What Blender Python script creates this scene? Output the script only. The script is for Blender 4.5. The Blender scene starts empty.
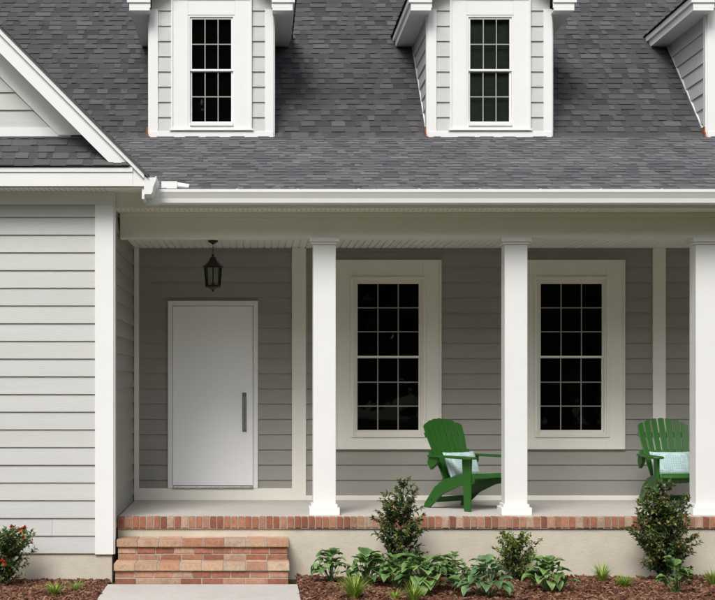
import bpy, math, random
from mathutils import Vector, Matrix, noise
random.seed(7)
R = random.random
def U(a,b): return a+(b-a)*random.random()

# ------------------------------------------------------------------ materials
def mat(name, col, rough=0.6, var=0.06, scale=6.0, bump=0.0, bscale=60.0, stretch=(1,1,1),
        spec=0.4, metal=0.0, trans=0.0, var2=0.0, sc2=1.0):
    m = bpy.data.materials.new(name); m.use_nodes = True
    nt = m.node_tree; N = nt.nodes; L = nt.links
    p = N['Principled BSDF']
    p.inputs['Roughness'].default_value = rough
    p.inputs['Metallic'].default_value = metal
    p.inputs['Specular IOR Level'].default_value = spec
    tc = N.new('ShaderNodeTexCoord'); mp = N.new('ShaderNodeMapping')
    mp.inputs['Scale'].default_value = stretch
    L.new(tc.outputs['Object'], mp.inputs['Vector'])
    at = N.new('ShaderNodeAttribute'); at.attribute_name = 'Col'
    mul = N.new('ShaderNodeMix'); mul.data_type='RGBA'; mul.blend_type='MULTIPLY'; mul.inputs[0].default_value=1
    mul.inputs[6].default_value = (*col,1)
    L.new(at.outputs['Color'], mul.inputs[7])
    def nz(sc, v, prev, detail=5):
        n = N.new('ShaderNodeTexNoise'); n.inputs['Scale'].default_value=sc; n.inputs['Detail'].default_value=detail
        n.inputs['Roughness'].default_value=.65
        L.new(mp.outputs[0], n.inputs['Vector'])
        r = N.new('ShaderNodeMapRange'); r.inputs[1].default_value=.25; r.inputs[2].default_value=.75
        r.inputs[3].default_value=1-v; r.inputs[4].default_value=1+v
        L.new(n.outputs['Fac'], r.inputs[0])
        m2 = N.new('ShaderNodeVectorMath'); m2.operation='SCALE'
        L.new(prev, m2.inputs[0]); L.new(r.outputs[0], m2.inputs['Scale'])
        return m2.outputs[0]
    out = nz(scale, var, mul.outputs[2])
    if var2: out = nz(sc2, var2, out, 3)
    L.new(out, p.inputs['Base Color'])
    if bump:
        n = N.new('ShaderNodeTexNoise'); n.inputs['Scale'].default_value=bscale; n.inputs['Detail'].default_value=6
        L.new(mp.outputs[0], n.inputs['Vector'])
        b = N.new('ShaderNodeBump'); b.inputs['Strength'].default_value=bump; b.inputs['Distance'].default_value=.01
        L.new(n.outputs['Fac'], b.inputs['Height']); L.new(b.outputs[0], p.inputs['Normal'])
    if trans:
        t = N.new('ShaderNodeBsdfTranslucent'); L.new(out, t.inputs['Color'])
        mx = N.new('ShaderNodeMixShader'); mx.inputs[0].default_value=trans
        L.new(p.outputs[0], mx.inputs[1]); L.new(t.outputs[0], mx.inputs[2])
        L.new(mx.outputs[0], N['Material Output'].inputs['Surface'])
    return m

M_white  = mat('white_trim_paint', (.81,.81,.795), .45, .02, 3, .06, 25, var2=.02, sc2=.7)
M_cream  = mat('cream_trim_paint', (.83,.81,.735), .5, .02, 3, .06, 25)
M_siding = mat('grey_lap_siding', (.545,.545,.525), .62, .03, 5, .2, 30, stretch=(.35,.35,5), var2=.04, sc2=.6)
M_siding_shaded= mat('shaded_lap_siding', (.315,.305,.275), .62, .03, 5, .2, 30, stretch=(.35,.35,5), var2=.04, sc2=.6)  # same siding as the wing front, porch shade put into a darker colour
M_shing  = mat('asphalt_shingle', (1,1,1), .9, .34, 90, .5, 180, spec=.2, var2=.10, sc2=1.2)
M_conc   = mat('concrete', (.53,.50,.46), .85, .08, 14, .25, 60, var2=.07, sc2=1.3)
M_parge  = mat('parged_foundation', (.58,.525,.43), .9, .07, 9, .35, 45, var2=.10, sc2=1.0)
M_brick  = mat('brick', (1,1,1), .85, .26, 38, .5, 80, spec=.2, var2=.16, sc2=9)
M_mortar = mat('mortar', (.42,.38,.33), .95, .1, 30, .4, 80, spec=.1)
M_door   = mat('door_white', (.90,.905,.905), .35, .008, 2, .02, 12)
M_chrome = mat('brushed_steel', (.50,.50,.51), .25, .03, 20, metal=1.0)
M_bronze = mat('dark_bronze', (.022,.02,.018), .4, .1, 20, metal=.3)
M_dark   = mat('dark_interior', (.008,.009,.009), .9, .2, 2, spec=.05)
M_sheath = mat('wall_core', (.30,.29,.27), .9, .05, 2, spec=.05)
M_vent   = mat('soffit_vent', (.55,.54,.50), .9, .05, 2, spec=.05)
M_blind  = mat('window_blind', (.10,.115,.10), .8, .25, 3, stretch=(1,1,6))
M_green  = mat('green_resin', (.022,.108,.012), .38, .06, 5, .05, 90, spec=.4)
M_leaf   = mat('leaf', (1,1,1), .45, .15, 20, trans=.22)
M_tree   = mat('tree_leaf', (1,1,1), .7, .15, 3)
M_bark   = mat('bark', (.10,.075,.05), .9, .25, 30, .5, 60)
M_mulch  = mat('mulch', (1,1,1), .95, .25, 40, .6, 90, spec=.1)
M_lawn   = mat('lawn', (.062,.082,.035), .9, .35, 12, .8, 60, spec=.1, var2=.25, sc2=.4)
M_rust   = mat('copper_flashing', (.26,.10,.045), .6, .3, 30)
M_candle = mat('candle_sleeve', (.7,.66,.52), .5)
M_munt = mat('muntin_grey',(.36,.355,.32),.5)

def glass(name, boost, rough=0.0):
    m = bpy.data.materials.new(name); m.use_nodes=True; nt=m.node_tree; N=nt.nodes; L=nt.links
    N.remove(N['Principled BSDF'])
    tr=N.new('ShaderNodeBsdfTransparent'); tr.inputs[0].default_value=(.8,.84,.82,1)
    gl=N.new('ShaderNodeBsdfGlossy'); gl.inputs['Roughness'].default_value=rough; gl.inputs[0].default_value=(.95,1,.97,1)
    fr=N.new('ShaderNodeFresnel'); fr.inputs[0].default_value=1.5
    mu=N.new('ShaderNodeMath'); mu.operation='MULTIPLY'; mu.inputs[1].default_value=boost; mu.use_clamp=True
    tc=N.new('ShaderNodeTexCoord'); n=N.new('ShaderNodeTexNoise'); n.inputs['Scale'].default_value=1.6; n.inputs['Detail'].default_value=1
    b=N.new('ShaderNodeBump'); b.inputs['Strength'].default_value=.03; b.inputs['Distance'].default_value=.02
    L.new(tc.outputs['Object'],n.inputs['Vector']); L.new(n.outputs['Fac'],b.inputs['Height']); L.new(b.outputs[0],gl.inputs['Normal'])
    mx=N.new('ShaderNodeMixShader'); L.new(fr.outputs[0],mu.inputs[0]); L.new(mu.outputs[0],mx.inputs[0])
    L.new(tr.outputs[0],mx.inputs[1]); L.new(gl.outputs[0],mx.inputs[2]); L.new(mx.outputs[0],N['Material Output'].inputs['Surface'])
    return m
M_glass = glass('window_glass', 1.0, .015)
M_lglass= glass('lantern_glass', 1.5)

def pillow_mat():
    m = bpy.data.materials.new('pillow_fabric'); m.use_nodes=True; nt=m.node_tree; N=nt.nodes; L=nt.links
    p=N['Principled BSDF']; p.inputs['Roughness'].default_value=.95; p.inputs['Specular IOR Level'].default_value=.1
    tc=N.new('ShaderNodeTexCoord'); v=N.new('ShaderNodeTexVoronoi'); v.feature='DISTANCE_TO_EDGE'; v.inputs['Scale'].default_value=42
    v.inputs['Randomness'].default_value=.25
    L.new(tc.outputs['Object'],v.inputs['Vector'])
    r=N.new('ShaderNodeValToRGB'); r.color_ramp.elements[0].position=.06; r.color_ramp.elements[0].color=(.52,.64,.62,1)
    r.color_ramp.elements[1].position=.22; r.color_ramp.elements[1].color=(.29,.46,.47,1)
    L.new(v.outputs['Distance'],r.inputs[0]); L.new(r.outputs[0],p.inputs['Base Color'])
    return m
M_pillow = pillow_mat()

# ------------------------------------------------------------------ mesh builder
class MB:
    def __init__(s): s.v=[]; s.f=[]; s.c=[]
    def add(s, vs, fs, col=(1,1,1)):
        o=len(s.v); s.v.extend(vs)
        for f in fs: s.f.append(tuple(i+o for i in f)); s.c.append(col)
    def box(s,x0,x1,y0,y1,z0,z1,col=(1,1,1)):
        s.add([(x0,y0,z0),(x1,y0,z0),(x1,y1,z0),(x0,y1,z0),(x0,y0,z1),(x1,y0,z1),(x1,y1,z1),(x0,y1,z1)],
              [(3,2,1,0),(4,5,6,7),(0,1,5,4),(1,2,6,5),(2,3,7,6),(3,0,4,7)],col)
    def prism(s,pts,axis,a0,a1,col=(1,1,1)):
        n=len(pts)
        def P(p,a):
            return (a,p[0],p[1]) if axis=='X' else ((p[0],a,p[1]) if axis=='Y' else (p[0],p[1],a))
        vs=[P(p,a0) for p in pts]+[P(p,a1) for p in pts]
        fs=[tuple(range(n)),tuple(range(2*n-1,n-1,-1))]+[(i,i+n,(i+1)%n+n,(i+1)%n) for i in range(n)]
        s.add(vs,fs,col)
    def tube(s,p,q,r0,r1,n=6,col=(1,1,1),cap=True):
        p=Vector(p);q=Vector(q);d=(q-p)
        if d.length<1e-6: return
        d.normalize(); a=d.orthogonal().normalized(); b=d.cross(a)
        vs=[]
        for c,r in ((p,r0),(q,r1)):
            for i in range(n):
                t=2*math.pi*i/n; vs.append(tuple(c+a*math.cos(t)*r+b*math.sin(t)*r))
        fs=[(i,(i+1)%n,(i+1)%n+n,i+n) for i in range(n)]
        if cap: fs+= [tuple(range(n-1,-1,-1)),tuple(range(n,2*n))]
        s.add(vs,fs,col)
    def lathe(s,cx,cy,prof,n=6,rot=0,col=(1,1,1)):
        vs=[];fs=[]
        for r,z in prof:
            for i in range(n):
                t=2*math.pi*(i+rot)/n; vs.append((cx+r*math.cos(t),cy+r*math.sin(t),z))
        for k in range(len(prof)-1):
            for i in range(n):
                fs.append((k*n+i,k*n+(i+1)%n,(k+1)*n+(i+1)%n,(k+1)*n+i))
        fs.append(tuple(range(n-1,-1,-1))); m=(len(prof)-1)*n; fs.append(tuple(range(m,m+n)))
        s.add(vs,fs,col)
    def build(s,name,m,parent=None,smooth=False,bevel=0,recalc=True):
        me=bpy.data.meshes.new(name); me.from_pydata(s.v,[],s.f)
        ca=me.color_attributes.new('Col','FLOAT_COLOR','CORNER'); buf=[]
        for f,c in zip(s.f,s.c):
            buf.extend((c[0],c[1],c[2],1.0)*len(f))
        ca.data.foreach_set('color',buf)
        if recalc:
            import bmesh
            bm=bmesh.new(); bm.from_mesh(me); bmesh.ops.recalc_face_normals(bm,faces=bm.faces); bm.to_mesh(me); bm.free()
        if smooth: me.polygons.foreach_set('use_smooth',[True]*len(me.polygons))
        me.materials.append(m); me.update()
        o=bpy.data.objects.new(name,me); bpy.context.scene.collection.objects.link(o)
        if parent: o.parent=parent
        if bevel:
            b=o.modifiers.new('bevel','BEVEL'); b.width=bevel; b.segments=2; b.limit_method='ANGLE'; b.angle_limit=.6
        return o
def empty(name,loc=(0,0,0),rz=0):
    e=bpy.data.objects.new(name,None); bpy.context.scene.collection.objects.link(e)
    e.location=loc; e.rotation_euler=(0,0,rz); e.empty_display_size=.2; return e

house = empty('house')

# ------------------------------------------------------------------ generators
EXP=.178
def siding(mb, tf, z0, z1, smin, smax, holes=(), e=EXP, t=.018):
    def board(a,b,zl,zh,z,zt,tt,c):
        w=lambda q: tt*(1-(q-z)/(zt-z))*.92+.0008
        pr=[(0,zl),(w(zl),zl),(w(zl+.003),zl+.003),(w(zh),zh),(0,zh)]
        vs=[tf(a,o,zz) for o,zz in pr]+[tf(b,o,zz) for o,zz in pr]
        mb.add(vs,[(0,1,2,3,4),(9,8,7,6,5)]+[(j,j+5,(j+1)%5+5,(j+1)%5) for j in range(5)],c)
    z=z0
    while z<z1-.005:
        zt=min(z+e,z1)
        full=(smin(z,zt),smax(z,zt)); segs=[full]; part=[]
        for (a,b,c,d) in holes:
            if zt>c+.001 and z<d-.001:
                ns=[]
                for p,q in segs:
                    if b<=p or a>=q: ns.append((p,q)); continue
                    if a>p: ns.append((p,a))
                    if b<q: ns.append((b,q))
                segs=ns
                if d<zt-.004: part.append((a,b,d,zt))
                if c>z+.004: part.append((a,b,z,c))
        for a,b,l,h in part:
            board(a,b,l,h,z,zt,t,(1,1,1))
        for p,q in segs:
            if q-p<.01: continue
            cuts=[p]; x=p+U(.8,3.6)
            while x<q-.4: cuts.append(x); x+=3.66
            cuts.append(q)
            for i in range(len(cuts)-1):
                a=cuts[i]+(0.0012 if i else 0); b=cuts[i+1]-(0.0012 if i<len(cuts)-2 else 0)
                k=U(.975,1.025); c=(k,k,k*U(.99,1.01))
                board(a,b,z,zt,z,zt,t+U(-.0015,.0015),c)
        z+=e
PAL=[(.098,.098,.104),(.113,.112,.117),(.130,.128,.132),(.088,.088,.094),(.124,.119,.119),(.143,.141,.144),(.108,.106,.110),(.120,.118,.124)]
def shingles(mb, O, vdir, vlen, umin, umax, e=.128, gain=1.0, udir=(1,0,0)):
    O=Vector(O); v=Vector(vdir).normalized(); u=Vector(udir); n=u.cross(v).normalized()
    if n.z<0: n=-n
    d=0
    while d<vlen:
        d1=min(d+e*1.08,vlen+.01)
        a,b=umin(d),umax(d)
        x=a-U(0,.2)
        cg=U(.95,1.05); raised=False
        while x<b:
            w=random.choice((.06,.08,.10,.13,.16,.20)); x1=min(x+w,b); xa=max(x,a); raised=not raised
            if x1-xa>.004:
                t=U(.011,.015) if raised else U(.004,.006)
                c=random.choice(PAL); g=gain*cg*U(.92,1.08)*(1.08 if raised else .86)
                c=(c[0]*g,c[1]*g,c[2]*g)
                P=lambda uu,vv,nn: tuple(O+u*uu+v*vv+n*nn)
                dd=d+U(-.003,.003)
                mb.add([P(xa,dd,0),P(x1,dd,0),P(x1,dd,t),P(xa,dd,t),P(x1,d1,.0015),P(xa,d1,.0015)],
                       [(0,1,2,3),(3,2,4,5),(1,4,2),(0,3,5)],c)
            x+=w
        d+=e
BP=[(.34,.135,.08),(.40,.185,.115),(.36,.155,.095),(.44,.24,.155),(.47,.32,.225),(.28,.11,.07),(.42,.215,.14)]
NOSE=[(.44,.245,.155),(.49,.32,.215),(.53,.39,.28),(.47,.275,.18),(.42,.215,.135),(.54,.42,.315),(.50,.33,.225)]
RISE=[(.36,.16,.10),(.41,.22,.145),(.33,.135,.085),(.45,.29,.20),(.39,.19,.12),(.29,.12,.08)]
def brickrow(mb, x0,x1,y0,y1,z0,z1,w,pal,j=.011):
    n=max(1,round((x1-x0)/w)); w=(x1-x0)/n
    for i in range(n):
        c=random.choice(pal); k=U(.8,1.12); c=tuple(q*k for q in c); dy=U(-.004,.003); dz=U(-.003,.002); dx=U(-.0015,.0015)
        mb.box(x0+i*w+j/2+dx,x0+(i+1)*w-j/2+dx,y0+dy,y1,z0,z1+dz,c)

# key dimensions (metres; porch floor z=0, front of columns y=0)
XW=-1.44; YB=1.98; YW=-.54; XR=8.7; GZ=-.6
roofz=lambda y: 4.239+.84*(y-YB)
L=lambda x: 2.362-x            # wing roof line
XC=-4.0

# ------------------------------------------------------------------ back wall
W1=1.546; W2=3.69; WH=.404; WZ0,WZ1=.774,2.577
holes=[(W1-WH-.06,W1+WH+.06,WZ0-.02,WZ1+.02),(W2-WH-.06,W2+WH+.06,WZ0-.02,WZ1+.02),(-1.0,-.01,.1,2.29),
       (6.0-WH-.06,6.0+WH+.06,WZ0-.02,WZ1+.02)]
mb=MB(); siding(mb,lambda s,o,z:(s,YB-o,z),.06,2.96,lambda a,b:XW+.0,lambda a,b:XR,holes); mb.build('porch_wall_siding',M_siding_shaded,house)
mb=MB()
def wallholes(x0,x1,z0,z1,y0,y1,hs):
    xs=x0
    for (a,b,c,d) in sorted(hs):
        mb.box(xs,a,y0,y1,z0,z1); mb.box(a,b,y0,y1,z0,c); mb.box(a,b,y0,y1,d,z1); xs=b
    mb.box(xs,x1,y0,y1,z0,z1)
wallholes(XW-.05,XR,-.05,4.1,YB+.001,YB+.10,holes)
mb.build('porch_wall_sheathing',M_sheath,house)
mb=MB()
mb.box(XW+.014,-.0+.42,YB-.035,YB,.0,.141)          # base board below the door
mb.box(.585,4.64,YB-.03,YB,.0,.058); mb.box(4.79,XR,YB-.03,YB,.0,.058)
mb.box(XW+.014,XW+.07,YB-.028,YB,.142,2.948)
mb.box(.42,.585,YB-.03,YB,0,2.948); mb.box(4.64,4.79,YB-.03,YB,0,2.948)
mb.build('porch_wall_trim',M_cream,house,bevel=.003)

# ------------------------------------------------------------------ windows
def window(name,xc,y,z0,z1,hw,cols,rows,cw,ctop,cbot,blind,depth,apron=True):
    e=bpy.data.objects.new(name,None); bpy.context.scene.collection.objects.link(e); e.parent=house
    big=depth>.1
    c=MB(); p=.034
    c.box(xc-hw-cw,xc-hw,y-p,y,z0-cbot,z1+ctop); c.box(xc+hw,xc+hw+cw,y-p,y,z0-cbot,z1+ctop)
    c.box(xc-hw,xc+hw,y-p+.002,y,z1,z1+ctop); c.box(xc-hw,xc+hw,y-p+.002,y,z0-cbot,z0)
    b=.022
    c.box(xc-hw-cw-b,xc-hw-cw,y-p-.014,y,z0-cbot-b,z1+ctop+b); c.box(xc+hw+cw,xc+hw+cw+b,y-p-.014,y,z0-cbot-b,z1+ctop+b)
    c.box(xc-hw-cw,xc+hw+cw,y-p-.013,y,z1+ctop,z1+ctop+b); c.box(xc-hw-cw,xc+hw+cw,y-p-.013,y,z0-cbot-b,z0-cbot)
    if big:    # inner brick mould
        for (a,bb,l,h) in ((xc-hw-.035,xc-hw-.001,z0-.035,z1+.035),(xc+hw+.001,xc+hw+.035,z0-.035,z1+.035),(xc-hw-.001,xc+hw+.001,z1+.001,z1+.035),(xc-hw-.001,xc+hw+.001,z0-.035,z0-.013)):
            c.box(a,bb,y-p-.016,y-p-.0005,l,h)
    c.build(name+'_casing',M_cream if big else M_white,e,bevel=.003)
    s=MB(); jw=.022
    s.box(xc-hw,xc-hw+jw,y-.026,y+.05,z0,z1); s.box(xc+hw-jw,xc+hw,y-.026,y+.05,z0,z1)
    s.box(xc-hw+jw,xc+hw-jw,y-.026,y+.05,z1-jw,z1); s.box(xc-hw+jw,xc+hw-jw,y-.050,y+.05,z0-.012,z0+jw)
    a0=xc-hw+jw; a1=xc+hw-jw; b0=z0+jw; b1=z1-jw; zm=(b0+b1)/2; fw=.024
    for (l,h,yy) in ((b0,zm+.010,y+.012),(zm-.010,b1,y-.010)):
        s.box(a0,a0+fw,yy,yy+.02,l,h); s.box(a1-fw,a1,yy,yy+.02,l,h)
        s.box(a0+fw,a1-fw,yy+.001,yy+.02,l,l+fw); s.box(a0+fw,a1-fw,yy+.001,yy+.02,h-fw,h)
    s.build(name+'_sash',M_cream if big else M_white,e,bevel=.002)
    mu=MB(); g=MB()
    for (l,h,yy) in ((b0+fw,zm+.010-fw,y+.020),(zm-.010+fw,b1-fw,y-.002)):
        for i in range(1,cols):
            x=a0+fw+(a1-a0-2*fw)*i/cols; mu.box(x-.0055,x+.0055,yy-.005,yy+.004,l,h)
        for i in range(1,rows):
            z=l+(h-l)*i/rows; mu.box(a0+fw,a1-fw,yy-.004,yy+.004,z-.0055,z+.0055)
        g.add([(a0+fw-.004,yy+.006,l-.004),(a1-fw+.004,yy+.006,l-.004),(a1-fw+.004,yy+.006,h+.004),(a0+fw-.004,yy+.006,h+.004)],[(0,1,2,3)])
    mu.build(name+'_muntins',M_munt,e)
    g.build(name+'_glass',M_glass,e,recalc=False)
    r=MB(); r.box(xc-hw-.02,xc+hw+.02,y+depth,y+depth+.01,z0-.03,z1+.03)
    if big:
        r.box(xc-hw-.03,xc-hw-.02,y+.101,y+depth,z0-.03,z1+.03); r.box(xc+hw+.02,xc+hw+.03,y+.101,y+depth,z0-.03,z1+.03)
        r.box(xc-hw-.03,xc+hw+.03,y+.101,y+depth,z0-.04,z0-.03); r.box(xc-hw-.03,xc+hw+.03,y+.101,y+depth,z1+.03,z1+.04)
    r.build(name+'_room',blind,e)
for i,x in enumerate((W1,W2,6.0)):
    window('porch_window_%d'%i,x,YB,WZ0,WZ1,WH,3,3,.195,.21,.155,M_dark,.8)

# ------------------------------------------------------------------ door
d=MB()
d.box(-1.03,-.975,YB-.04,YB+.05,.142,2.331); d.box(-.032,.012+.01,YB-.04,YB+.05,.142,2.331); d.box(-.975,-.032,YB-.041,YB+.05,2.275,2.331)
d.build('door_frame',M_white,house,bevel=.003)
d=MB(); d.box(-.971,-.036,YB-.022,YB+.02,.172,2.270); d.build('front_door',M_door,house,bevel=.003)
d=MB(); d.box(-.975,-.032,YB-.06,YB+.04,.1425,.162); d.build('door_threshold',M_chrome,house,bevel=.002)
d=MB()
d.box(-.160,-.112,YB-.028,YB-.021,.80,1.26)
d.tube((-.136,YB-.090,.84),(-.136,YB-.090,1.215),.012,.012,14); d.tube((-.136,YB-.085,.87),(-.136,YB-.025,.87),.008,.008,10); d.tube((-.136,YB-.085,1.18),(-.136,YB-.025,1.18),.008,.008,10)
d.tube((-.136,YB-.04,1.238),(-.136,YB-.026,1.238),.014,.014,14)
d.build('door_handle',M_chrome,house,smooth=False,bevel=.001)

# ------------------------------------------------------------------ wing
mb=MB()
siding(mb,lambda s,o,z:(s,YW-o,z),-.336,3.18,lambda a,b:-6.56,lambda a,b:XW-.178)
siding(mb,lambda s,o,z:(s,YW-o,z),3.944,5.9,lambda a,b:-8-(2.362-a-.42),lambda a,b:2.362-a-.42)
mb.build('wing_front_siding',M_siding,house)
mb=MB(); siding(mb,lambda s,o,z:(XW+o-.001,s,z),-.10,3.14,lambda a,b:YW+.1,lambda a,b:YB-.03)
mb.build('wing_side_siding',M_siding_shaded,house)
mb=MB()
mb.box(-6.56,XW-.002,YW+.001,YB+3,-.334,3.3)
mb.prism([(-6.56,3.3),(XW,3.3),(XW-.2,L(XW-.2)-.3),(XC,L(XC)-.3),(-6.36,L(XC)-2.66)],'Y',YW+.002,YW+.1)
mb.build('wing_core',M_sheath,house)
mb=MB()
mb.box(XW-.178,XW+.006,YW-.026,YW+.0,-.345,3.17)           # corner board, front
mb.box(XW-.0,XW+.021,YW-.0005,YW+.115,-.345,3.14)             # corner board, side
mb.box(XW-.001,XW+.0205,YW-.0005,1.0,3.1405,3.2995)            # side frieze
mb.box(-6.56,XW+.006,YW-.028,YW,3.171,3.30)                 # frieze
mb.box(-6.56,XW-.42,YW-.026,YW,3.853,3.944)
for sgn in (0,1):
    def mx(pts): return pts if sgn==0 else [(-8-p[0],p[1]) for p in pts][::-1]
    mb.prism(mx([(-1.10,3.452),(XC,L(XC)-.005),(XC,L(XC)-.25),(-1.212,3.312),(-1.10,3.312)]),'Y',-.90,-.87)
    mb.prism(mx([(-1.098,3.455),(XC,L(XC)-.002),(XC,L(XC)-.075),(-1.098,3.382)]),'Y',-.93,-.9005)
    mb.prism(mx([(-1.35,L(-1.35)-.20),(XC,L(XC)-.20),(XC,L(XC)-.215),(-1.35,L(-1.35)-.215)]),'Y',-.869,YW)
    mb.prism(mx([(-1.72,L(-1.72)-.2155),(XC,L(XC)-.2155),(XC,L(XC)-.48),(-1.985,3.867+.0),(-1.72,3.867)]),'Y',YW-.038,YW)
mb.box(-6.9,-1.2125,-.905,-.88,3.312,3.50); mb.box(-6.9,-1.2125,-.918,-.9055,3.45,3.495)
mb.box(-6.9,-1.10,-.87,YW,3.30,3.311)
mb.box(XW+.0,-1.10,YW+.0005,.0,3.30,3.311)
mb.box(-1.125,-1.10,-.869,0,3.19,3.46)          # side fascia
mb.box(-1.212,-1.1255,-.868,-.845,3.312,3.44)
mb.build('wing_trim',M_white,house,bevel=.003)
mb=MB(); x=-6.8
while x<-1.5:
    mb.box(x,x+.004,-.86,YW-.03,3.2985,3.2999); x+=.05
mb.build('wing_soffit_vents',M_sheath,house)
# wing roof
mb=MB()
mb.prism([(-1.06,L(-1.06)+.03-.028),(XC,L(XC)+.022),(-6.94,L(-1.06)+.002),(-6.94,L(-1.06)-.03),(XC,L(XC)-.004),(-1.06,L(-1.06)-.03)],'Y',-.945,4.45,(.10,.095,.1))
shingles(mb,(-1.06,-.945,L(-1.06)+.003),(-1,0,1),4.15,lambda d:0,lambda d:5.3,udir=(0,1,0))
pa=Vector((0,-.935,3.505)); pv=Vector((0,.39,.36)); 
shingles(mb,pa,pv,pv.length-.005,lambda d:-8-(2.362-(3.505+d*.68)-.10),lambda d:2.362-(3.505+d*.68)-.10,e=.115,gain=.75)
mb.build('wing_roof',M_shing,house)
mb=MB(); mb.add([(-6.6,-.93,3.498),(-1.25,-.93,3.498),(-1.66,YW,3.855),(-6.34,YW,3.855)],[(0,1,2,3)],(.05,.05,.05)); mb.build('pent_roof_deck',M_shing,house)
# gutters
def gprof(): return [(0,0),(0,-.15),(.065,-.15),(.082,-.135),(.090,-.09),(.113,-.045),(.122,-.03),(.122,-.002),(.110,-.002),(.110,-.012),(.02,-.012),(.01,0)]
mb=MB()
mb.prism([(-1.0995+a,3.41+b*1.2) for a,b in gprof()],'Y',-.915,-.49)
mb.prism([(-.4505-a,3.325+b) for a,b in gprof()],'X',-.977,XR)
mb.box(-1.10,-.977,-.573,-.451,3.17,3.33)
mb.box(-.96,-.80,-.43,-.36,3.345,3.42); mb.tube((-.81,-.39,3.385),(-.68,-.40,3.365),.032,.030,12)
x=-.2
while x<XR: mb.box(x,x+.02,-.572,-.50,3.3255,3.329); x+=.61
mb.build('gutters',M_white,house,bevel=.002)

# ------------------------------------------------------------------ porch roof, beam, ceiling
mb=MB()
mb.box(XW+.022,XR,-.4495,-.43,3.14,3.33)          # fascia
mb.box(XW+.022,XR,-.43,-.0,3.148,3.158)           # soffit
mb.box(XW+.0215,XR,.006,.224,2.885,3.1475)             # beam
mb.box(XW+.0225,XR,-.022,.0055,3.095,3.1475)         # crown
mb.box(XW+.0225,XR,-.008,.0055,3.07,3.0945)
mb.build('porch_beam',M_cream,house,bevel=.003)
mb=MB(); x=XW+.05
while x<XR:
    mb.box(x,x+.010,-.34,-.16,3.1468,3.1479); x+=.05
mb.build('porch_soffit_vents',M_vent,house)
mb=MB(); x=XW+.02
while x<XR:
    mb.box(x,x+.072,.225,YB,2.95,2.962); x+=.080
mb.box(XW,XR,.225,YB,2.963,2.975)
mb.build('porch_ceiling_beadboard',M_white,house,bevel=.004)
mb=MB()
mb.box(-1.9,XR+.2,-.47,-.42,3.328,3.338,(.08,.08,.08))
vd=Vector((0,2.43,.919))
dk=lambda x0,x1,p,q,c: mb.add([(x0,p[0],p[1]),(x1,p[0],p[1]),(x1,q[0],q[1]),(x0,q[0],q[1])],[(0,1,2,3)],c)
dk(-1.9,XR+.2,(-.45,3.318),(YB,4.237),(.05,.05,.05))
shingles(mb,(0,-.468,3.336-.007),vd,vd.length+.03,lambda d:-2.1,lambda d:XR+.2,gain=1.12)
dk(-8.5,XR+.2,(YB,4.235),(6.9,roofz(6.9)-.004),(.05,.05,.05))
dk(-8.5,XR+.2,(6.9,roofz(6.9)-.004),(12,roofz(6.9)-4.4),(.1,.1,.1))
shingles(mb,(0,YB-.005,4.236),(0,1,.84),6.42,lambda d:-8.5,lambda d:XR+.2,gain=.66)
mb.build('main_roof',M_shing,house)
mb=MB(); mb.box(-8.4,XR,YB+.11+.75,11,-.6,3.1); mb.box(XR-.1,XR,YB+.1,11,3.1,4.2); mb.build('main_block_walls',M_siding_shaded,house)

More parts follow.
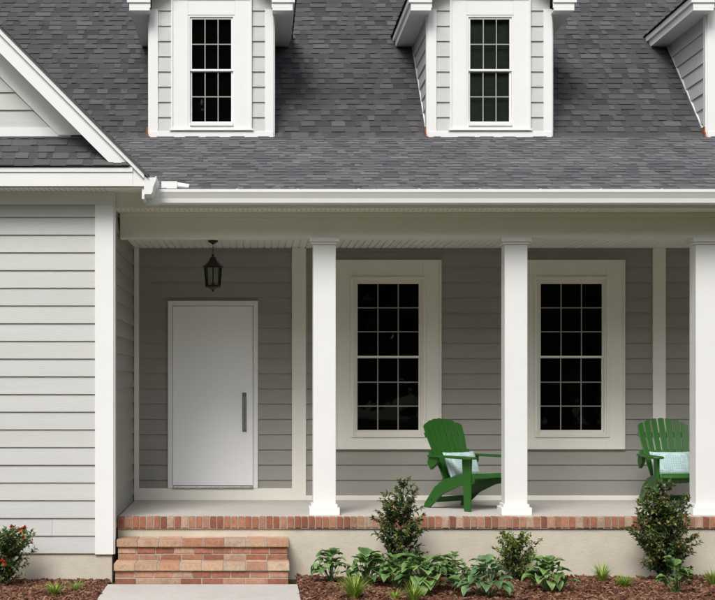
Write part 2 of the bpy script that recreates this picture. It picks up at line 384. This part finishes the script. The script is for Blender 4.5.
# ------------------------------------------------------------------ dormers
for i,xc in enumerate((-.52,2.735,6.0)):
    yf=1.97; hw=.72
    mb=MB()
    hole=[(xc-.30,xc+.30,4.37,5.69)]
    siding(mb,lambda s,o,z:(s,yf-o,z),4.30,6.4,lambda a,b:max(xc-hw+.02,xc-max(.02,(6.50-b)/.84)),lambda a,b:min(xc+hw-.02,xc+max(.02,(6.50-b)/.84)),hole)
    siding(mb,lambda s,o,z:(xc-hw-o,s,z),4.25,5.68,lambda a,b:yf+.09,lambda a,b:YB+(b-4.239)/.84+.08)
    siding(mb,lambda s,o,z:(xc+hw+o,s,z),4.25,5.68,lambda a,b:yf+.09,lambda a,b:YB+(b-4.239)/.84+.08)
    mb.build('dormer_siding_%d'%i,M_siding,house)
    mb=MB(); dz=.045
    for sg in (-1,1):
        def bx(a,b,*r): mb.box(min(xc+sg*a,xc+sg*b),max(xc+sg*a,xc+sg*b),*r)
        bx(hw-.095,hw+.006,yf-.026,yf-.0,4.225,5.74)            # front corner boards
        bx(hw-.0,hw+.022,yf+.0005,yf+.10,4.2,5.7)
        bx(hw-.01,hw+.225,yf-.22,4.9,5.63+dz,5.66+dz)                # eave soffit
        bx(hw+.20,hw+.225,yf-.218,4.9,5.661+dz,5.80+dz)              # eave fascia
        bx(hw+.2255,hw+.25,yf-.235,4.9,5.72+dz,5.79+dz)              # crown
        bx(hw-.02,hw+.20,yf-.218,yf-.19,5.661+dz,5.80+dz)            # return face
        bx(hw-.02,hw+.225,yf-.235,yf-.2185,5.72+dz,5.79+dz)
        pts=[(xc+sg*(hw+.24),5.80+dz),(xc,6.60+dz),(xc,6.42+dz),(xc+sg*(hw+.02),5.80+dz)]
        mb.prism(pts,'Y',yf-.22,yf-.19)
        pts=[(xc+sg*(hw+.24),5.79+dz),(xc,6.59+dz),(xc,6.56+dz),(xc+sg*(hw+.24),5.76+dz)]
        mb.prism(pts,'Y',yf-.189,yf+2.9)
        mb.prism([(yf+.10,4.345),(yf+1.75,4.345+1.65*.84),(yf+1.75,4.2+1.65*.84),(yf+.10,4.20)],'X',*(sorted((xc+sg*hw,xc+sg*(hw+.02)))))
    mb.box(xc-hw-.004,xc+hw+.004,yf-.032,yf,4.222,4.31)
    mb.box(xc-.49,xc+.49,yf-.055,yf-.0325,4.318,4.338)     # sill
    mb.build('dormer_trim_%d'%i,M_white,house,bevel=.003)
    mb=MB()
    for sg in (-1,1):
        O=Vector((xc+sg*(hw+.27),yf-.25,5.795+dz)); v=Vector((-sg*(hw+.27),0,.825))
        shingles(mb,O,v,v.length,lambda d:0,lambda d:3.2,udir=(0,1,0))
    mb.build('dormer_roof_%d'%i,M_shing,house)
    mb=MB()
    mb.box(xc-hw+.01,xc-.31,yf+.002,yf+.08,4.2,5.7); mb.box(xc+.31,xc+hw-.01,yf+.002,yf+.08,4.2,5.7); mb.box(xc-.31,xc+.31,yf+.002,yf+.08,5.70,6.3)
    mb.build('dormer_core_%d'%i,M_sheath,house)
    window('dormer_window_%d'%i,xc,yf,4.385,5.668,.275,3,2,.175,.18,.04,(M_dark,M_blind,M_dark)[i],.075)
    mb=MB()
    mb.box(xc-hw-.040,xc-hw-.024,yf-.03,yf+.22,4.23,4.30); mb.box(xc-hw-.040,xc-hw-.024,yf-.0,yf+.12,4.30,4.37)
    mb.build('dormer_flashing_%d'%i,M_rust,house)

# ------------------------------------------------------------------ columns
for i,x in enumerate((.713,2.71,4.70,6.69,8.58)):
    mb=MB(); w=.118; yc=.118
    mb.box(x-w,x+w,yc-w,yc+w,.115,2.82)
    for (a,b,g) in ((.0,.080,.040),(.0805,.1145,.018),(2.8205,2.845,.018),(2.8455,2.8845,.038)):
        mb.box(x-w-g,x+w+g,yc-w-g,yc+w+g,a,b)
    mb.build('porch_column_%d'%i,M_white,house,bevel=.004)

# ------------------------------------------------------------------ porch floor, foundation, steps
mb=MB(); mb.box(XW+.022,XR,-.138,YB-.001,-.12,-.001); mb.build('porch_floor_slab',M_conc,house,bevel=.003)
mb=MB(); mb.box(XW+.02,XR+.02,-.225,-.14,-.9,-.118); mb.build('porch_foundation',M_parge,house,bevel=.004)
mb=MB(); mb.box(-6.58,XW-.01,YW+.004,YW+.1,-.9,-.3365); mb.box(XW-.11,XW-.009,YW+.1005,2,-.9,-.10); mb.build('wing_foundation',M_parge,house,bevel=.002)
mb=MB(); brickrow(mb,XW+.024,XR,-.255,-.14,-.108,.001,.072,BP); mb.build('porch_brick_edging',M_brick,house,bevel=.003)
mb=MB(); mb.box(XW+.023,XR,-.246,-.139,-.1175,-.004); mb.build('porch_brick_mortar',M_mortar,house)
steps=empty('brick_steps')
mb=MB(); mo=MB(); SX0,SX1=-1.405,.335
for (yf,yb,zt) in ((-.57,-.226,-.2),(-.89,-.5705,-.4)):
    # projecting tread bricks over two recessed riser courses
    brickrow(mb,SX0,SX1,yf,yf+.20,zt-.070,zt,.205,NOSE)
    brickrow(mb,SX0,SX1,yf+.205,yb,zt-.070,zt,.205,NOSE)
    brickrow(mb,SX0+.012,SX1-.012,yf+.028,yf+.11,zt-.139,zt-.081,.193,RISE)
    brickrow(mb,SX0+.012,SX1-.012,yf+.029,yf+.11,zt-.208,zt-.150,.205,RISE)
    for k in range(2):
        mb.box(SX0+.012,SX0+.10,yf+.12,yb-.005,zt-.139-k*.069,zt-.081-k*.069,random.choice(RISE)); mb.box(SX1-.10,SX1-.012,yf+.12,yb-.005,zt-.139-k*.069,zt-.081-k*.069,random.choice(RISE))
    mo.box(SX0+.018,SX1-.018,yf+.034,yb-.002,-.75,zt-.006)
    mo.box(SX0+.006,SX1-.006,yf+.007,yf+.033,zt-.066,zt-.006)
mb.build('bricks',M_brick,steps,bevel=.004); mo.build('mortar_core',M_mortar,steps)

# ------------------------------------------------------------------ ground
mb=MB(); mb.add([(-400,-400,-.64),(400,-400,-.64),(400,400,-.64),(-400,400,-.64)],[(0,1,2,3)]); mb.build('lawn',M_lawn)
wk=MB(); y=-.885
while y>-9:
    wk.box(-1.46,.41,y-1.2+.008,y,-.70,-.602); y-=1.2
wk.build('walkway',M_conc,None,bevel=.006)
def bedz(x,y): return GZ-.012+.028*noise.noise((x*1.6,y*1.6,0))+.012*noise.noise((x*9,y*9,3))
def bed(name,x0,x1,y0,y1,n,vx0,vx1,vy0):
    mb=MB(); st=.06; nx=int((x1-x0)/st); ny=int((y1-y0)/st); vs=[]; fs=[]
    for j in range(ny+1):
        for i in range(nx+1):
            x=x0+(x1-x0)*i/nx; y=y0+(y1-y0)*j/ny; vs.append((x,y,bedz(x,y)-(.08 if j==0 else 0)))
    for j in range(ny):
        for i in range(nx): a=j*(nx+1)+i; fs.append((a,a+1,a+nx+2,a+nx+1))
    mb.add(vs,fs,(.085,.042,.026))
    pal=[(.17,.08,.05),(.12,.055,.034),(.22,.115,.07),(.08,.037,.026),(.28,.17,.11),(.15,.065,.04)]
    for k in range(n):
        x=U(vx0,vx1); y=U(vy0,y1-.01); z=bedz(x,y)+U(-.002,.016); l=U(.012,.045); w=U(.004,.012); t=U(.003,.007)
        rot=Matrix.Rotation(U(0,6.28),3,'Z')@Matrix.Rotation(U(-.6,.6),3,'Y')@Matrix.Rotation(U(-.7,.7),3,'X')
        c=random.choice(pal); g=U(.7,1.2); c=tuple(q*g for q in c); P=Vector((x,y,z))
        vs=[tuple(P+rot@Vector((sx*l*(.8 if sx>0 else 1),sy*w,sz*t))) for sx in(-1,1) for sy in(-1,1) for sz in(-1,1)]
        mb.add(vs,[(0,1,3,2),(4,6,7,5),(0,4,5,1),(2,3,7,6),(0,2,6,4),(1,5,7,3)],c)
    mb.build(name,M_mulch,None,recalc=False)
bed('mulch_bed',.42,8.9,-3.2,-.226,15000,.42,5.8,-2.6)
bed('mulch_bed',-6.6,-1.47,-2.8,YW+.01,5000,-3.3,-1.47,-2.2)

# ------------------------------------------------------------------ plants
def leaf(mb,p,d,up,Ln,W,col,fold=.3):
    p=Vector(p); d=d.normalized(); s=d.cross(up)
    if s.length<1e-3: s=d.orthogonal()
    s.normalize(); n=s.cross(d)
    mb.add([tuple(p),tuple(p+d*Ln*.42+s*W*.5+n*W*fold),tuple(p+d*Ln-n*Ln*.08),tuple(p+d*Ln*.42-s*W*.5+n*W*fold),tuple(p+d*Ln*.45)],
           [(0,1,4),(1,2,4),(2,3,4),(3,0,4)],col)
def rv(): 
    return Vector((random.gauss(0,1),random.gauss(0,1),random.gauss(0,1))).normalized()
def shrub(name,x,y,h,w,nb,cols,tipcols,Ll=.05,Lw=.026,flowers=0,shape='cone',den=28):
    e=empty(name,(x,y,bedz(x,y)-.01)); st=MB(); lf=MB(); fl=MB()
    nst=4; tops=[]
    for i in range(nst):
        a=6.28*i/nst+U(-.4,.4); r=U(.02,.14)*w; hh=h*(1 if i==0 else U(.62,.88))
        p=Vector((0,0,0)); q=Vector((math.cos(a)*r,math.sin(a)*r,hh*.5)); t=Vector((math.cos(a)*r*1.4,math.sin(a)*r*1.4,hh*.96))
        if i==0: t=Vector((U(-.02,.02),0,hh*.97)); q=Vector((.02,0,hh*.5))
        st.tube(p,q,.009,.006,6,(.9,.8,.7)); st.tube(q,t,.006,.002,6,(.8,.9,.6)); tops.append((p,q,t,hh))
    for b in range(nb):
        p,q,t,hh=random.choice(tops); f=U(.08,1)
        base=p.lerp(q,f*2) if f<.5 else q.lerp(t,f*2-1)
        a=U(0,6.28); zf=base.z/h
        if shape=='cone': rad=w*.5*(1.12-zf)**.6*min(1,.55+zf*1.6)
        else: rad=w*.5*math.sqrt(max(.1,1-(zf*1.1-.4)**2*1.3))
        rad*=U(.5,1.15)
        el=U(.15,.9)+zf*.6
        d=Vector((math.cos(a),math.sin(a),el)).normalized()
        ln=max(.05,rad/max(.35,math.cos(math.atan(el)))*.8)
        ln=min(ln,(h*1.02-base.z)/max(.1,d.z)+.02)
        if ln<.03: ln=.03
        end=base+d*ln; st.tube(base,end,.003,.0012,4,(.7,.9,.5),cap=False)
        n=max(5,int(den*ln/.25))
        for k in range(n):
            g=U(.15,1.05); pp=base+d*ln*g
            dd=(d*.7+rv()*.9); 
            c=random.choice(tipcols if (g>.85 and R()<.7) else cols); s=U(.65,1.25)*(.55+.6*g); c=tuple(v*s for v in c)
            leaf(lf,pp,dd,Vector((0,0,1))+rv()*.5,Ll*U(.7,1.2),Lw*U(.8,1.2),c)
        if flowers and R()<flowers and end.z>h*.35:
            for k in range(9):
                leaf(fl,end+d*.015,Vector((0,-.2,.5))+rv(),Vector((0,0,1)),.042,.036,random.choice([(.66,.05,.02),(.72,.12,.03),(.6,.03,.03)]),.1)
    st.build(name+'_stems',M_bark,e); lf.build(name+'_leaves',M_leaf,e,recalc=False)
    if flowers: fl.build(name+'_flowers',M_leaf,e,recalc=False)
HG=[(.055,.10,.028),(.075,.13,.034),(.042,.08,.026),(.09,.15,.042),(.12,.17,.05)]
TP=[(.18,.21,.055),(.22,.17,.065),(.16,.22,.055),(.24,.14,.065)]
shrub('holly_shrub',1.455,-.70,.99,.62,150,HG,TP,.050,.028)
shrub('holly_shrub',4.08,-.66,.97,.86,185,HG,TP,.050,.028)
shrub('boxwood_shrub',2.62,-.58,.46,.48,85,[(.085,.14,.03),(.12,.185,.042),(.16,.22,.055)],[(.27,.29,.075),(.23,.29,.065)],.045,.022,shape='ball')
shrub('flowering_azalea',-2.42,-.98,.54,.60,100,[(.085,.14,.033),(.12,.185,.046),(.055,.10,.03)],[(.23,.25,.07)],.045,.022,flowers=.14,shape='ball')

def hosta(x,y,r,n,cols,name='hosta_plant',h=.25,wid=.42):
    mb=MB()
    for i in range(n):
        ring=i/n; a=U(0,6.28); out=r*(.45+.62*ring)*U(.85,1.1); hh=h*(1.15-.75*ring)*U(.85,1.15)
        d=Vector((math.cos(a),math.sin(a),0)); s=Vector((-d.y,d.x,0))
        Lf=U(.11,.16)*(r/.28)**.6; W=Lf*wid*U(.9,1.15); c=random.choice(cols); g=U(.75,1.2)
        root=Vector((U(-.02,.02),U(-.02,.02),0)); ps=d*max(.01,(out-Lf*.75)); ps.z=hh
        mb.tube(root,ps,.004,.003,4,tuple(q*g*1.2 for q in c),cap=False)
        droop=U(.3,1.1)*(.4+.6*ring); K=7; vs=[]; p=ps.copy(); ang=.55-.3*ring
        tw=U(-.3,.3)
        for k in range(K+1):
            t=k/K; wv=W*(math.sin(math.pi*min(1,t*.93+.07)**.72))*1.0
            if k==K: wv=.001
            up=Vector((0,0,1))
            for q in (-1,-.5,0,.5,1):
                vs.append(tuple(p+s*wv*q+up*(abs(q)*wv*.38+tw*wv*q*.5+ (.004*math.sin(k*2.1+q*4)))))
            ang-=droop*1.5/K*(1+t); p=p+(d*math.cos(ang)+up*math.sin(ang))*Lf/K
        fs=[];mbc=[]
        for k in range(K):
            for q in range(4):
                a0=k*5+q; edge=q in(0,3)
                cc=tuple(v*g*(1.25 if edge else .95) for v in c)
                fs.append((a0,a0+1,a0+6,a0+5)); mbc.append(cc)
        o=len(mb.v); mb.v.extend(vs)
        for f,cc in zip(fs,mbc): mb.f.append(tuple(v+o for v in f)); mb.c.append(cc)
    ob=mb.build(name,M_leaf,None,smooth=True,recalc=False); ob.location=(x,y,bedz(x,y)); return ob
HC=[(.12,.22,.065),(.155,.27,.08),(.19,.31,.10),(.095,.18,.055)]
HB=[(.12,.22,.09),(.15,.26,.115)]
for (x,y,r,n,c) in ((.74,-.80,.22,34,HC),(1.08,-.88,.28,46,HC),(1.60,-1.38,.34,64,HC),(1.95,-.92,.22,32,HC),(2.15,-1.68,.29,46,HB),(2.78,-1.38,.27,44,HC),(1.36,-1.05,.24,34,HC),(3.96,-1.5,.19,28,HC)):
    hosta(x,y,r,n,c)
def tuft(x,y,r,h,n,cols,name='grass_tuft'):
    mb=MB()
    for i in range(n):
        a=U(0,6.28); d=Vector((math.cos(a),math.sin(a),0)); s=Vector((-d.y,d.x,0)); w=U(.004,.008); ln=h*U(.7,1.2); ang=U(.9,1.5); p=d*U(0,.03)
        c=random.choice(cols); g=U(.8,1.2); c=tuple(q*g for q in c); vs=[]; K=5; be=U(.6,1.8)*r/h
        for k in range(K+1):
            ww=w*(1-k/K)+.0006; vs+= [tuple(p-s*ww),tuple(p+s*ww)]
            p=p+(d*math.cos(ang)+Vector((0,0,1))*math.sin(ang))*ln/K; ang-=be/K
        mb.add(vs,[(2*k,2*k+1,2*k+3,2*k+2) for k in range(K)],c)
    ob=mb.build(name,M_leaf,None,recalc=False); ob.location=(x,y,bedz(x,y))
GC=[(.27,.40,.055),(.33,.44,.07),(.20,.33,.05)]
for (x,y,r,h,n) in ((.90,-1.95,.19,.26,190),(1.44,-2.0,.14,.20,120),(3.44,-.72,.12,.21,90),(3.56,-1.12,.15,.16,130),(4.52,-.8,.12,.19,80),(-1.88,-1.7,.14,.15,110),(-1.72,-1.35,.10,.12,60),(1.28,-1.9,.1,.12,50)):
    tuft(x,y,r,h,n,GC)

# ------------------------------------------------------------------ lantern
ln=empty('hanging_lantern',(-.476,1.0,0))
mb=MB()
mb.lathe(0,0,[(.055,2.948),(.055,2.935),(.02,2.915),(.008,2.905)],20)
for k in range(4):
    z=2.89-k*.028
    for i in range(12):
        a=6.283*i/12; b=6.283*(i+1)/12
        f=lambda t:((.009*math.cos(t)) if k%2 else 0,0 if k%2 else .009*math.cos(t),z+.018*math.sin(t))
        mb.tube(f(a),f(b),.0026,.0026,5,cap=False)
mb.lathe(0,0,[(.006,2.80),(.014,2.79),(.010,2.775),(.03,2.765),(.045,2.735),(.05,2.725),(.085,2.69),(.112,2.665),(.112,2.652),(.09,2.647)],8)
mb.lathe(0,0,[(.086,2.455),(.086,2.435),(.065,2.425),(.03,2.41),(.012,2.40),(.010,2.39),(.003,2.38)],8)
for i in range(8):
    a=6.283*i/8; c,s_=math.cos(a),math.sin(a)
    mb.tube((.095*c,.095*s_,2.65),(.080*c,.080*s_,2.45),.0055,.0055,6)
mb.lathe(0,0,[(.02,2.457),(.02,2.475),(.006,2.48),(.006,2.50)],10)
mb.build('lantern_frame',M_bronze,ln)
mb=MB(); mb.lathe(0,0,[(.078,2.457),(.092,2.645)],8); mb.build('lantern_glass_body',M_lglass,ln)
mb=MB()
for a in (0,2.1,4.2):
    mb.tube((.02*math.cos(a),.02*math.sin(a),2.50),(.02*math.cos(a),.02*math.sin(a),2.57),.008,.008,10); mb.tube((.02*math.cos(a),.02*math.sin(a),2.57),(.02*math.cos(a),.02*math.sin(a),2.605),.007,.002,8)
mb.build('lantern_candles',M_candle,ln)

# ------------------------------------------------------------------ adirondack chairs
def chair(x,y,rz):
    e=empty('adirondack_chair',(x,y,0.001),rz)
    tilt=math.radians(24); O=Vector((0,.20,.26)); up=Vector((0,math.sin(tilt),math.cos(tilt))); nn=Vector((0,-math.cos(tilt),math.sin(tilt)))
    mb=MB(); ns=7
    def P(u,w,t): 
        curve=.35*u*u
        return tuple(O+Vector((1,0,0))*u+up*w+nn*(t+curve))
    def edge(w,k):
        half=.205+.09*min(1,w/.60)
        return k*half
    for i in range(ns):
        k0=-1+2*i/ns+.022; k1=-1+2*(i+1)/ns-.022
        def top(u): return .785-1.15*u*u
        ks=[k0,(k0+k1)/2,k1]; ws=[0,.2,.4,.55]
        cols_=[]
        for kk in ks:
            c=[(edge(w,kk),w) for w in ws]; tt=top(edge(.6,kk))-(.006 if kk!=ks[1] else 0); c.append((edge(.65,kk),tt)); cols_.append(c)
        nr=5; vs=[]
        for t in (-.009,.009):
            for c in cols_:
                for u,w in c: vs.append(P(u,w,t))
        fs=[]; off=3*nr
        for a in range(2):
            for b in range(nr-1):
                i0=a*nr+b; fs.append((i0,i0+nr,i0+nr+1,i0+1)); fs.append((off+i0,off+i0+1,off+i0+nr+1,off+i0+nr))
        for b in range(nr-1):
            fs.append((b,b+1,off+b+1,off+b)); j=2*nr+b; fs.append((j,off+j,off+j+1,j+1))
        for a in range(2):
            i0=a*nr; fs.append((i0,off+i0,off+i0+nr,i0+nr)); i1=a*nr+nr-1; fs.append((i1,i1+nr,off+i1+nr,off+i1))
        mb.add(vs,fs)
    mb.build('backrest',M_green,e,bevel=.004)
    mb=MB()
    for (w,th,hw) in ((.05,.022,.20),(.37,.024,.30),(.585,.018,.285)):
        vs=[];N=8
        for k in range(N+1):
            u=-hw+2*hw*k/N
            for (dw,t) in ((-.028,-.0095),(-.028,-.0095-th),(.028,-.0095-th),(.028,-.0095)): vs.append(P(u,w+dw,t))
        fs=[(0,1,2,3),(4*N+3,4*N+2,4*N+1,4*N)]
        for k in range(N):
            for q in range(4): fs.append((4*k+q,4*k+4+q,4*k+4+(q+1)%4,4*k+(q+1)%4))
        mb.add(vs,fs)
    mb.build('back_rails',M_green,e,bevel=.003)
    mb=MB(); prof=[(-.345,.355),(-.335,.385),(-.30,.400),(-.23,.392),(-.15,.365),(-.07,.335),(.01,.312),(.09,.297),(.17,.288),(.24,.286)]
    for i in range(len(prof)-1):
        (y0,z0),(y1,z1)=prof[i],prof[i+1]; dy,dz=y1-y0,z1-z0; l=math.hypot(dy,dz); g=.005/l if i>1 else 0
        a=(y0+dy*g,z0+dz*g); b=(y1-dy*g,z1-dz*g); n_=(-dz/l*.018,dy/l*.018)
        mb.prism([a,b,(b[0]-n_[0],b[1]-n_[1]),(a[0]-n_[0],a[1]-n_[1])],'X',-.262,.262)
    mb.build('seat',M_green,e,bevel=.003)
    mb=MB()
    for sx in (-1,1):
        a,b=sorted((sx*.264,sx*.290))
        mb.prism([(-.33,.40),(-.345,.36),(-.33,.30),(-.10,.26),(.15,.16),(.36,.0),(.45,.0),(.43,.05),(.27,.235),(.10,.33),(-.1,.375)],'X',a,b)
        a,b=sorted((sx*.291,sx*.318))
        mb.prism([(-.31,0),(-.225,0),(-.205,.30),(-.19,.56),(-.325,.56),(-.315,.30)],'X',a,b)
        a,b=sorted((sx*.276,sx*.3165))
        mb.prism([(.20,.56),(.20,.50),(.31,.42),(.36,.50),(.34,.56)],'X',a,b)
    mb.box(-.29,.29,.30,.325,.06,.12)
    mb.build('legs',M_green,e,bevel=.004)
    mb=MB()
    for sx in (-1,1):
        pts=[(.255,.30),(.258,-.05),(.248,-.25),(.25,-.34),(.275,-.39),(.33,-.41),(.385,-.39),(.405,-.34),(.40,-.22),(.37,-.02),(.345,.16),(.335,.34),(.29,.36)]
        pts=[(sx*p,q) for p,q in pts]
        mb.prism(pts if sx>0 else pts[::-1],'Z',.5605,.585)
    mb.build('armrests',M_green,e,bevel=.006)
    return e
def pillow(x,y,rz):
    Wd,H,T=.235,.155,.065; mb=MB(); N=20; vs=[];fs=[]
    for sgn in (1,-1):
        for j in range(N+1):
            for i in range(N+1):
                u=-1+2*i/N; v=-1+2*j/N
                t=((1-u**4)*(1-v**4))**.55 if abs(u)<1 and abs(v)<1 else 0
                px=u*Wd*(1-.06*(1-v*v)*abs(u)**3); pz=v*H*(1-.07*(1-u*u)*abs(v)**3)
                wr=.003*math.sin(u*9+v*5)*t
                vs.append((px,sgn*(T*t+wr),pz))
    M_=(N+1)**2
    for sgn in (0,1):
        for j in range(N):
            for i in range(N):
                a=sgn*M_+j*(N+1)+i; f=(a,a+1,a+N+2,a+N+1); fs.append(f if sgn else f[::-1])
    mb.add(vs,fs)
    o=mb.build('throw_pillow',M_pillow,None,smooth=True)
    R_=Matrix.Rotation(rz,4,'Z'); lean=Matrix.Rotation(math.radians(-26),4,'X')
    o.matrix_world=Matrix.Translation((x,y,0))@R_@Matrix.Translation((0,.135,.475))@lean
    return o
C1=(2.35,.80,math.radians(36)); C2=(4.60,.82,math.radians(4))
chair(*C1); chair(*C2); pillow(*C1); pillow(*C2)

# ------------------------------------------------------------------ trees across the street (seen in the window reflections)
mb=MB(); tk=MB()
tl=empty('tree_line')
for i in range(22):
    x=-52+i*5+U(-1.5,1.5); y=-50+U(-6,6)-(5 if i%2 else 0); h=U(19,25)
    tk.tube((x,y,-.7),(x+U(-.3,.3),y,h*.6),.34,.16,8); 
    for b in range(7):
        a=U(0,6.28); tk.tube((x,y,h*U(.25,.5)),(x+math.cos(a)*2.2,y+math.sin(a)*2.2,h*U(.55,.85)),.09,.03,5)
    for c in range(110):
        a=U(0,6.28); cz=h*U(.03,1); rr=U(0,5.6)*math.sin(max(.5,min(1,cz/h))*math.pi*.8+.25)
        if cz<h*.4: rr=U(0,5)
        C=Vector((x+math.cos(a)*rr,y+math.sin(a)*rr,cz)); g=U(.5,1.2)
        for k in range(28):
            p=C+rv()*U(.2,1.9); leaf(mb,p,rv(),rv(),U(.9,1.4),U(.8,1.2),(.045*g,.085*g,.022*g))
mb.build('tree_foliage',M_tree,tl,recalc=False); tk.build('tree_trunks',M_bark,tl)

# ------------------------------------------------------------------ light
SUN=Vector((-.36,-1,1.12)).normalized()
el=math.asin(SUN.z); rot=math.atan2(SUN.x,SUN.y)
w=bpy.data.worlds.new('World'); bpy.context.scene.world=w; w.use_nodes=True; nt=w.node_tree
bg=nt.nodes['Background']; sk=nt.nodes.new('ShaderNodeTexSky'); sk.sky_type='NISHITA'; sk.sun_disc=False
sk.sun_elevation=el; sk.sun_rotation=rot; sk.dust_density=3; sk.air_density=1.0; sk.ozone_density=1.5
hs=nt.nodes.new('ShaderNodeHueSaturation'); hs.inputs['Saturation'].default_value=.35
hs.inputs['Value'].default_value=1.2
nt.links.new(sk.outputs[0],hs.inputs['Color']); nt.links.new(hs.outputs[0],bg.inputs[0]); bg.inputs[1].default_value=.15
sd=bpy.data.lights.new('sun','SUN'); sd.energy=2.35; sd.angle=math.radians(24); sd.color=(1,.98,.95)
so=bpy.data.objects.new('sun',sd); bpy.context.scene.collection.objects.link(so)
so.rotation_euler=(-SUN).to_track_quat('-Z','Y').to_euler()

# ------------------------------------------------------------------ camera
cd=bpy.data.cameras.new('camera'); cam=bpy.data.objects.new('camera',cd); bpy.context.scene.collection.objects.link(cam)
cam.location=(0,-16,1.406); cam.rotation_euler=(math.radians(90),0,0)
cd.sensor_width=36; cd.lens=1536/715*36; cd.shift_x=101.5/715; cd.shift_y=80/715; cd.clip_end=1500
sc=bpy.context.scene; sc.camera=cam
sc.view_settings.view_transform='Standard'; sc.view_settings.look='None'; sc.view_settings.exposure=0
